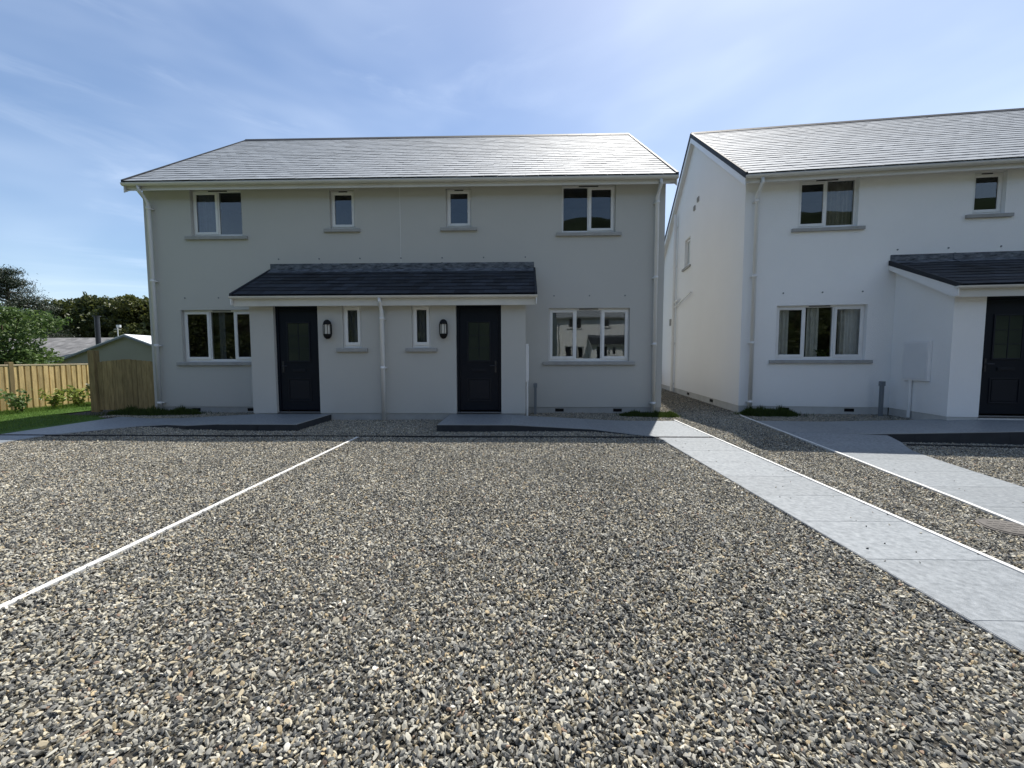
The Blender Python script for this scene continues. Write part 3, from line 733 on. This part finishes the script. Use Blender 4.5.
def bungalow():
    o = empty('bungalow', (-37.0, 31, 0), 0); tag(o, 'low bungalow with an old grey slate roof half hidden by the green outbuilding', 'bungalow')
    W2, dp, ev, rd = 10.5, 8, 1.6, 3.15
    m = MB(); m.box(-W2, W2, 0, dp, -.2, ev); m.prism([(0, ev), (dp, ev), (dp/2, rd-.1)], 0, -W2, W2); m.build('wall', 'bungalow_wall', o)
    m = MB(); slates(m, -W2-.2, W2+.2, (-.4, ev-.15), (dp/2, rd), .3, .5, .01); slates(m, -W2-.2, W2+.2, (dp+.4, ev-.15), (dp/2, rd), .3, .5, .01)
    m.prism([(-.38, ev-.17), (dp/2, rd-.02), (dp+.38, ev-.17), (dp/2, rd-.1)], 0, -W2-.2, W2+.2)
    rf = m.build('roof', 'old_slate', o)
    m = MB(); m.tube([(0, 0, 0), (0, 0, 2.65)], .17, 14); m.tube([(0, 0, 2.65), (0, 0, 2.72)], .26, 14); ch = m.build('flue', 'flue', rf); ch.location = (1.9, 1.6, 2.1)
    m = MB(); m.tube([(0, 0, 0), (0, 0, 1.15)], .035, 8); m.box(-.30, .30, -.02, .02, .85, .88); m.box(-.02, .30, -.10, .05, 1.0, 1.22)
    an = m.build('aerial', 'pvc', rf); an.location = (1.15, dp/2, rd-.1)
    m = MB()
    for i in range(3): m.box(-6+i*4, -4.8+i*4, -.03, -.002, .8, 1.4)
    m.build('window', 'glass', o)
bungalow()

# ------------------------------------------------------------------ vegetation
def rng(s): return np.random.default_rng(s)
def leaves(centres, size, r, aspect=.55, up=0.0, bend=True):
    """6-vert pointed leaves at the given centres"""
    k = len(centres)
    d = r.normal(size=(k, 3)); d /= np.linalg.norm(d, axis=1)[:, None]
    u = r.normal(size=(k, 3)); u[:, 2] += up; u -= (u*d).sum(1)[:, None]*d; u /= np.linalg.norm(u, axis=1)[:, None]
    v = np.cross(d, u); s = size*r.uniform(.6, 1.3, (k, 1))
    pts = [(-.5, 0), (-.12, .5), (.25, .38), (.55, 0), (.25, -.38), (-.12, -.5)]
    q = np.stack([centres+u*s*a+v*s*aspect*b+(d*s*.18*(abs(b)*2-.5) if bend else 0) for a, b in pts], 1)
    return q
np_mesh('leaves', leaves(PLANT[1], .09, PLANT[2]), 6, 'leaf_bright', PLANT[0])
def crown_points(r, n, lobes):
    """lobes: (x,y,z,rx,ry,rz,weight) ; points near the shells of the lobes"""
    w_ = np.array([l_[6] for l_ in lobes], float); w_ /= w_.sum(); idx = r.choice(len(lobes), n, p=w_)
    lb = np.array([l_[:6] for l_ in lobes]); d = r.normal(size=(n, 3)); d /= np.linalg.norm(d, axis=1)[:, None]
    rad = r.uniform(0, 1, n)**.38*1.02
    return lb[idx, :3]+d*rad[:, None]*lb[idx, 3:6]
def tree(name, label, x, y, h, rad, leafm, seed, n=9000, leaf=.22, trunk_h=.3, group=None, flat=1.0, cat='tree', nl=26):
    r = rng(seed); o = empty(name, (x, y, 0)); tag(o, label, cat, group)
    m = MB(); th = h*trunk_h
    m.tube([(0, 0, -.2), (.05*h*.1, 0, th*.5), (.1, .05, th), (.15, 0, h*.7)], [h*.028, h*.024, h*.02, h*.006], 10)
    lob = []
    for i in range(nl):
        a = r.uniform(0, 2*math.pi); q = r.uniform(.15, 1)**.6; zz = r.uniform(th*.9, h*.86)
        f = math.sin(math.pi*min(1, max(.12, (zz-th*.5)/(h-th*.5))))**.5 if True else 1
        px, py = math.cos(a)*q*rad*.78*f, math.sin(a)*q*rad*.78*f; s = r.uniform(.2, .36)*rad
        lob.append((px, py, zz, s*1.15, s*1.15, s*.85*flat, s))
        if i < 12: m.tube([(.08, .03, th*(.7+.3*r.uniform())), (px*.5, py*.5, (th+zz)/2+.1*h*.3), (px, py, zz)], [h*.012, h*.007, h*.002], 6)
    m.build('trunk', 'bark', o)
    c = crown_points(r, n, lob); c = c[c[:, 2] > .15]
    # trailing sprigs for an uneven outline
    sp_ = []
    for i in range(int(nl*2.2)):
        l_ = lob[r.integers(len(lob))]; d = r.normal(size=3); d[2] = abs(d[2])*.8; d /= np.linalg.norm(d)
        for t in np.linspace(.8, 1.35, 14): sp_.append(np.array(l_[:3])+d*np.array(l_[3:6])*t+r.normal(size=3)*leaf*.35)
    c = np.vstack([c, np.array(sp_)])
    np_mesh('crown', leaves(c, leaf, r), 6, leafm, o); return o
G_FAR = 'trees behind the bungalow'
far = [(-61, 44, 6.6, 4.2, 'leaf_olive', 'low olive green tree below the pine at the far left'),
       (-56.0, 46, 7.2, 4.2, 'leaf_olive', 'lower rounded olive tree between the pine and the tallest trees'),
       (-52.0, 47, 9.2, 4.4, 'leaf_dark', 'dark dense rounded tree rising left of the black flue'),
       (-48.2, 46, 9.6, 4.2, 'leaf_dark', 'dark dense tree directly behind the black flue'),
       (-44.4, 45, 9.2, 4.0, 'leaf_dark', 'dark tree right of the flue behind the pale aerial'),
       (-40.0, 43, 9.0, 4.0, 'leaf_olive', 'dark green tree whose right half the grey house hides')]
for i, (x, y, h, rd, lm, lb) in enumerate(far):
    tree('broadleaf_tree', lb, x, y, h*.93, rd, lm, 20+i, 22000, .34, .12, G_FAR, nl=46)
# low dense scrub under them
r = rng(77)
def pine():
    x, y, h = -48.3, 37, 9.2
    o = empty('pine_tree', (x, y, 0)); tag(o, 'dark pine with open layered branches and sky showing through at far left', 'tree'); r = rng(5)
    m = MB(); m.tube([(0, 0, -.2), (.1, 0, h*.5), (0, 0, h)], [.3, .2, .05], 10); cs = []
    for k in range(60):
        z = 1.8+(h-1.8)*(k/59)**.9; a = r.uniform(0, 6.28); ln = (1-(z/h)**2.2)*3.4+1.0; ln *= r.uniform(.6, 1.1)
        e = np.array([math.cos(a)*ln, math.sin(a)*ln, z+ln*.22]); s = np.array([0, 0, z])
        m.tube([tuple(s), tuple((s+e)/2+np.array([0, 0, -.08])), tuple(e)], [.07, .045, .015], 6)
        for q in range(6):
            t = .35+.65*q/5; p = s+(e-s)*t
            cs.append(p+r.normal(size=(90, 3))*np.array([.40, .40, .19])+np.array([0, 0, .06]))
    m.build('trunk', 'bark', o); c = np.vstack(cs); np_mesh('crown', leaves(c, .19, r, .22, .8), 6, 'leaf_pine', o)
pine()
tree('broadleaf_tree', 'bright green leafy tree standing just behind the timber fence', -19.0, 14.2, 3.6, 2.0, 'leaf_bright', 50, 13000, .125, .12, None, nl=30)
# trees across the road, behind the viewer: seen only as reflections in the windows
for i in range(13):
    tree('broadleaf_tree', 'dark tree across the road, seen only mirrored in window panes', -46+i*7.4+math.sin(i*7)*1.5, -33-(i % 3)*2.5, 11+2.0*math.sin(i*2.3), 5.4, 'leaf_dark', 80+i, 12000, .36, .06, 'trees across the road', nl=46)

def shrub(label, x, y, h, seed, lm='leaf_yellow', n=230, leaf=.085):
    h *= 1.05
    r = rng(seed); o = empty('young_shrub', (x, y, 0)); tag(o, label, 'shrub', 'young shrubs planted along the timber fence')
    m = MB(); cs = []
    for k in range(7):
        a = r.uniform(0, 6.28); ln = h*r.uniform(.7, 1.0); sp_ = r.uniform(.10, .42)
        e = np.array([math.cos(a)*sp_, math.sin(a)*sp_, ln]); m.tube([(0, 0, -.02), tuple(e*np.array([.3, .3, .5])), tuple(e)], [.008, .006, .003], 5)
        for t in np.linspace(.3, 1.05, n//7): cs.append(e*np.array([t**1.5, t**1.5, t])+r.normal(size=3)*.05)
    m.build('stems', 'bark', o); np_mesh('leaves', leaves(np.array(cs), leaf, r, .6), 6, lm, o)
shr = [(-11.93, 8.35, .50, 'yellowish young shrub at the far left end of the fence', 'leaf_yellow'),
       (-12.0, 9.3, .52, 'small green shrub just right of the first fence post', 'leaf_bright'),
       (-12.0, 9.95, .50, 'bright yellow-green shrub, second right of the fence post', 'leaf_yellow'),
       (-12.03, 10.55, .50, 'sparse lime green shrub, third right of the fence post', 'leaf_yellow'),
       (-11.75, 10.75, .58, 'dark green shrub nearest to the gate', 'leaf_dark')]
for i, (x, y, h, lb, lm) in enumerate(shr): shrub(lb, x, y, h, 30+i, lm)

def grass_mat(label, pts, hgt, n, seed, lm='leaf_moss', name='grass_clump'):
    """low mound of turf hugging the wall: list of (x, y, radius)"""
    r = rng(seed); cs = []
    for (x, y, rx, ry) in pts:
        k = n//len(pts); a = r.uniform(0, 6.28, k); q = np.where(r.uniform(size=k) < .8, r.uniform(0, 1, k)**.5, np.abs(r.normal(0, .75, k)))
        z = np.maximum(0, hgt*(1-q**2))*r.uniform(.2, 1, k)*(.65+.5*np.sin(a*3+x*5)*np.cos(q*4)); cs.append(np.stack([x+np.cos(a)*q*rx, y+np.sin(a)*q*ry, z], 1))
    c = np.vstack(cs); k = len(c); a = r.uniform(0, 6.28, k); hh = r.uniform(.04, .10, k)*(.5+hgt*3); wd = .007
    dx, dy = np.cos(a)*wd, np.sin(a)*wd; lx, ly = r.normal(size=k)*.03, r.normal(size=k)*.03
    b = c.copy(); b[:, 2] = np.maximum(0, c[:, 2]-.04)
    v0 = b+np.stack([dx, dy, 0*dx], 1); v1 = b-np.stack([dx, dy, 0*dx], 1); v2 = c+np.stack([lx, ly, hh], 1)
    o = np_mesh(name, np.stack([v0, v1, v2], 1), 3, lm); tag(o, label, 'grass clump', 'grass clumps at the house corners'); return o
grass_mat('dark grass mat on the gravel at the left corner of the grey house', [(-9.05, 9.05, .55, .22), (-8.5, 9.0, .5, .22), (-7.9, 9.1, .4, .16)], .17, 11000, 1)
grass_mat('grass clump at the right corner of the grey house beside the downpipe', [(2.5, 8.95, .35, .16), (2.95, 8.9, .35, .2), (3.22, 8.85, .16, .14)], .11, 9000, 2)
p_ = [RW(.35, .35), RW(.75, .32), RW(.1, .4)]
grass_mat('rounded green grass clump at the left front corner of the white house', [(p_[0][0], p_[0][1], .42, .24), (p_[1][0], p_[1][1], .36, .2), (p_[2][0], p_[2][1], .2, .15)], .18, 12000, 3)
# lawn blades
r = rng(9); k = 60000
x = r.uniform(-12.6, -9.1, k); y = r.uniform(5.0, 13.5, k); keep = (x < -8.89-.0) & ~((x > -9.4) & (y > 8.3)) & ~((x > -10.8) & (y > 8.95+(-10.8-x)*.1-.0)) & ((y < 12) | (x < -10.8)); keep &= ~((x > -10.75) & (y > 8.75-(x+9.4)*.18))
x, y = x[keep], y[keep]; k = len(x); a = r.uniform(0, 6.28, k); hh = r.uniform(.02, .06, k)*(1+.8*(x < -11.7)); wd = .005
b = np.stack([x, y, np.zeros(k)], 1); dv = np.stack([np.cos(a)*wd, np.sin(a)*wd, np.zeros(k)], 1)
tp = b+np.stack([r.normal(size=k)*.015, r.normal(size=k)*.015, hh], 1)
tag(np_mesh('grass', np.stack([b+dv, b-dv, tp], 1), 3, 'grass_blade'), 'green mown grass covering the lawn strip', kind='stuff')

# ------------------------------------------------------------------ gravel stones
m = bpy.data.materials.new('stone'); m.use_nodes = True; MATS['stone'] = m
n = m.node_tree.nodes; l = m.node_tree.links; b_ = n['Principled BSDF']
oi = n.new('ShaderNodeObjectInfo'); rp = n.new('ShaderNodeValToRGB'); rp.color_ramp.interpolation = 'CONSTANT'
cols = [(0, (.06, .06, .058)), (.13, (.125, .124, .117)), (.28, (.205, .20, .18)), (.45, (.30, .288, .25)), (.59, (.155, .145, .122)), (.68, (.38, .345, .265)),
        (.80, (.29, .25, .175)), (.88, (.42, .40, .34)), (.945, (.36, .285, .175)), (.97, (.25, .175, .125)), (.982, (.54, .52, .46))]
cols = [(p, (c[0]*1.16, c[1]*1.15, c[2]*1.12)) for p, c in cols]
e = rp.color_ramp.elements; e[0].position = 0; e[0].color = (*cols[0][1], 1); e[1].position = cols[1][0]; e[1].color = (*cols[1][1], 1)
for p, c_ in cols[2:]:
    q = e.new(p); q.color = (*c_, 1)
l.new(oi.outputs['Random'], rp.inputs[0])
tcn = n.new('ShaderNodeTexCoord'); nz = n.new('ShaderNodeTexNoise'); nz.inputs['Scale'].default_value = 1.6; nz.inputs['Detail'].default_value = 4
l.new(tcn.outputs['Object'], nz.inputs['Vector'])
mr = n.new('ShaderNodeMapRange'); mr.inputs['To Min'].default_value = .7; mr.inputs['To Max'].default_value = 1.3; l.new(nz.outputs[0], mr.inputs[0])
pn = n.new('ShaderNodeTexNoise'); pn.inputs['Scale'].default_value = .9; pn.inputs['Detail'].default_value = 5; pn.inputs['Roughness'].default_value = .6
l.new(oi.outputs['Location'], pn.inputs['Vector']); pr_ = n.new('ShaderNodeMapRange'); pr_.inputs[1].default_value = .3; pr_.inputs[2].default_value = .7; pr_.inputs[3].default_value = .86; pr_.inputs[4].default_value = 1.14
l.new(pn.outputs[0], pr_.inputs[0]); pm = n.new('ShaderNodeMath'); pm.operation = 'MULTIPLY'; l.new(mr.outputs[0], pm.inputs[0]); l.new(pr_.outputs[0], pm.inputs[1])
hv = n.new('ShaderNodeHueSaturation'); l.new(rp.outputs[0], hv.inputs['Color']); l.new(pm.outputs[0], hv.inputs['Value']); l.new(hv.outputs[0], b_.inputs['Base Color'])
b_.inputs['Roughness'].default_value = .75; b_.inputs['Specular IOR Level'].default_value = .35

def inside(px, py, poly):
    res = np.zeros(len(px), bool); k = len(poly)
    for i in range(k):
        x1, y1 = poly[i]; x2, y2 = poly[(i+1) % k]
        if y1 == y2: continue
        c = ((y1 > py) != (y2 > py)) & (px < (x2-x1)*(py-y1)/(y2-y1)+x1); res ^= c
    return res
r = rng(123)
def scatter(x0, x1, y0, y1, dens):
    k = int((x1-x0)*(y1-y0)*dens); return r.uniform(x0, x1, k), r.uniform(y0, y1, k)
xa, ya = scatter(-9.4, 9.5, .95, 9.6, 9200)
xb, yb = scatter(2.9, 6.9, 9.6, 17.2, 2200)
px, py = np.concatenate([xa, xb]), np.concatenate([ya, yb])
z_ = py*math.cos(PIT)+CAM_H*math.sin(PIT); u_ = (px-py*math.tan(YAW))/z_
keep = (np.abs(u_) < 1.27+.45) & (np.abs(px+py*.0265) < 1.32*py+.95)
for pl in SLABS: keep &= ~inside(px, py, pl)
# footprint of the two houses and the turf
keep &= ~((px > L_X0) & (px < L_X0+W) & (py > D)); keep &= ~((px > L_X0+3.15) & (px < L_X0+W-3.15) & (py > D-1.10))
keep &= ~inside(px, py, [RW(0, 0), RW(12, 0), RW(12, -8), RW(0, -8)]); keep &= ~inside(px, py, [RW(3.13, 1.4), RW(9, 1.4), RW(9, 0), RW(3.13, 0)])
keep &= ~((px < -8.87) & (py > 8.95)) & ~((px < -8.86) & (py < 8.6))
px, py = px[keep], py[keep]
k = len(px)
hump = .004*np.sin(px*1.9+np.sin(py*1.3))+.003*np.sin(py*2.7+px)
pz = r.uniform(-.002, .014, k)+hump+gz(px, py)
# a few strays kicked onto the paths and lying against and over the edging strips
sx = np.concatenate([r.uniform(2.25, 2.9, 34), r.uniform(4.6, 5.0, 8)]); sy = np.concatenate([r.uniform(1.8, 6.3, 34), r.uniform(3.6, 5.2, 8)])
ex = np.concatenate([-2.69+r.normal(0, .022, 150), r.uniform(2.95, 3.06, 60)]); ey = np.concatenate([r.uniform(1.2, 6.3, 150), r.uniform(2.2, 8.0, 60)])
sx = np.concatenate([sx, ex]); sy = np.concatenate([sy, ey])
co = np.stack([np.concatenate([px, sx]), np.concatenate([py, sy]), np.concatenate([pz, PZ+.004+gz(sx, sy)])], 1)
me = bpy.data.meshes.new('gravel_stones'); me.vertices.add(len(co)); me.vertices.foreach_set('co', co.astype(np.float32).ravel()); me.update()
sc_ = np.concatenate([np.exp(r.normal(0, .24, k))*.0065, r.uniform(.0025, .006, len(sx))])
at = me.attributes.new('ssize', 'FLOAT', 'POINT'); at.data.foreach_set('value', sc_.astype(np.float32))
go = bpy.data.objects.new('gravel_stones', me); C.objects.link(go); tag(go, 'mixed grey and buff crushed stone covering the drive', kind='stuff'); me.materials.append(MATS['stone'])
ng = bpy.data.node_groups.new('gravel', 'GeometryNodeTree')
ng.interface.new_socket('Geometry', in_out='INPUT', socket_type='NodeSocketGeometry'); ng.interface.new_socket('Geometry', in_out='OUTPUT', socket_type='NodeSocketGeometry')
gn, gl_ = ng.nodes, ng.links
gi, gout = gn.new('NodeGroupInput'), gn.new('NodeGroupOutput')
gti = gn.new('GeometryNodeGeometryToInstance')
for s in range(5):
    ic = gn.new('GeometryNodeMeshIcoSphere'); ic.inputs['Radius'].default_value = 1; ic.inputs['Subdivisions'].default_value = 1 if s % 2 else 2
    po = gn.new('GeometryNodeInputPosition'); nt_ = gn.new('ShaderNodeTexNoise'); nt_.noise_dimensions = '4D'; nt_.inputs['W'].default_value = s*7.3; nt_.inputs['Scale'].default_value = .75; nt_.inputs['Detail'].default_value = 1.5
    sb = gn.new('ShaderNodeVectorMath'); sb.operation = 'SUBTRACT'; sb.inputs[1].default_value = (.5, .5, .5)
    ml = gn.new('ShaderNodeVectorMath'); ml.operation = 'MULTIPLY'; ml.inputs[1].default_value = (2.4, 2.4, 2.4)
    gl_.new(po.outputs[0], nt_.inputs['Vector']); gl_.new(nt_.outputs['Color'], sb.inputs[0]); gl_.new(sb.outputs[0], ml.inputs[0])
    sp2 = gn.new('GeometryNodeSetPosition'); gl_.new(ic.outputs[0], sp2.inputs['Geometry']); gl_.new(ml.outputs[0], sp2.inputs['Offset'])
    tf = gn.new('GeometryNodeTransform'); tf.inputs['Scale'].default_value = [(1.45, .85, .5), (1.1, .95, .6), (1.7, .75, .5), (1.25, .8, .7), (1.4, 1.05, .42)][s]
    gl_.new(sp2.outputs[0], tf.inputs['Geometry'])
    ch_ = gn.new('GeometryNodeConvexHull'); gl_.new(tf.outputs[0], ch_.inputs[0])
    smt = gn.new('GeometryNodeSetMaterial'); smt.inputs['Material'].default_value = MATS['stone']; gl_.new(ch_.outputs[0], smt.inputs[0])
    gl_.new(smt.outputs[0], gti.inputs[0])
iop = gn.new('GeometryNodeInstanceOnPoints'); iop.inputs['Pick Instance'].default_value = True
gl_.new(gi.outputs[0], iop.inputs['Points']); gl_.new(gti.outputs[0], iop.inputs['Instance'])
rr = gn.new('FunctionNodeRandomValue'); rr.data_type = 'FLOAT_VECTOR'; rr.inputs[0].default_value = (-1.1, -1.1, 0); rr.inputs[1].default_value = (1.1, 1.1, 6.283)
gl_.new(rr.outputs[0], iop.inputs['Rotation'])
na = gn.new('GeometryNodeInputNamedAttribute'); na.data_type = 'FLOAT'; na.inputs[0].default_value = 'ssize'; gl_.new(na.outputs[0], iop.inputs['Scale'])
gl_.new(iop.outputs[0], gout.inputs[0])
md = go.modifiers.new('gravel', 'NODES'); md.node_group = ng
print('stones', len(co))
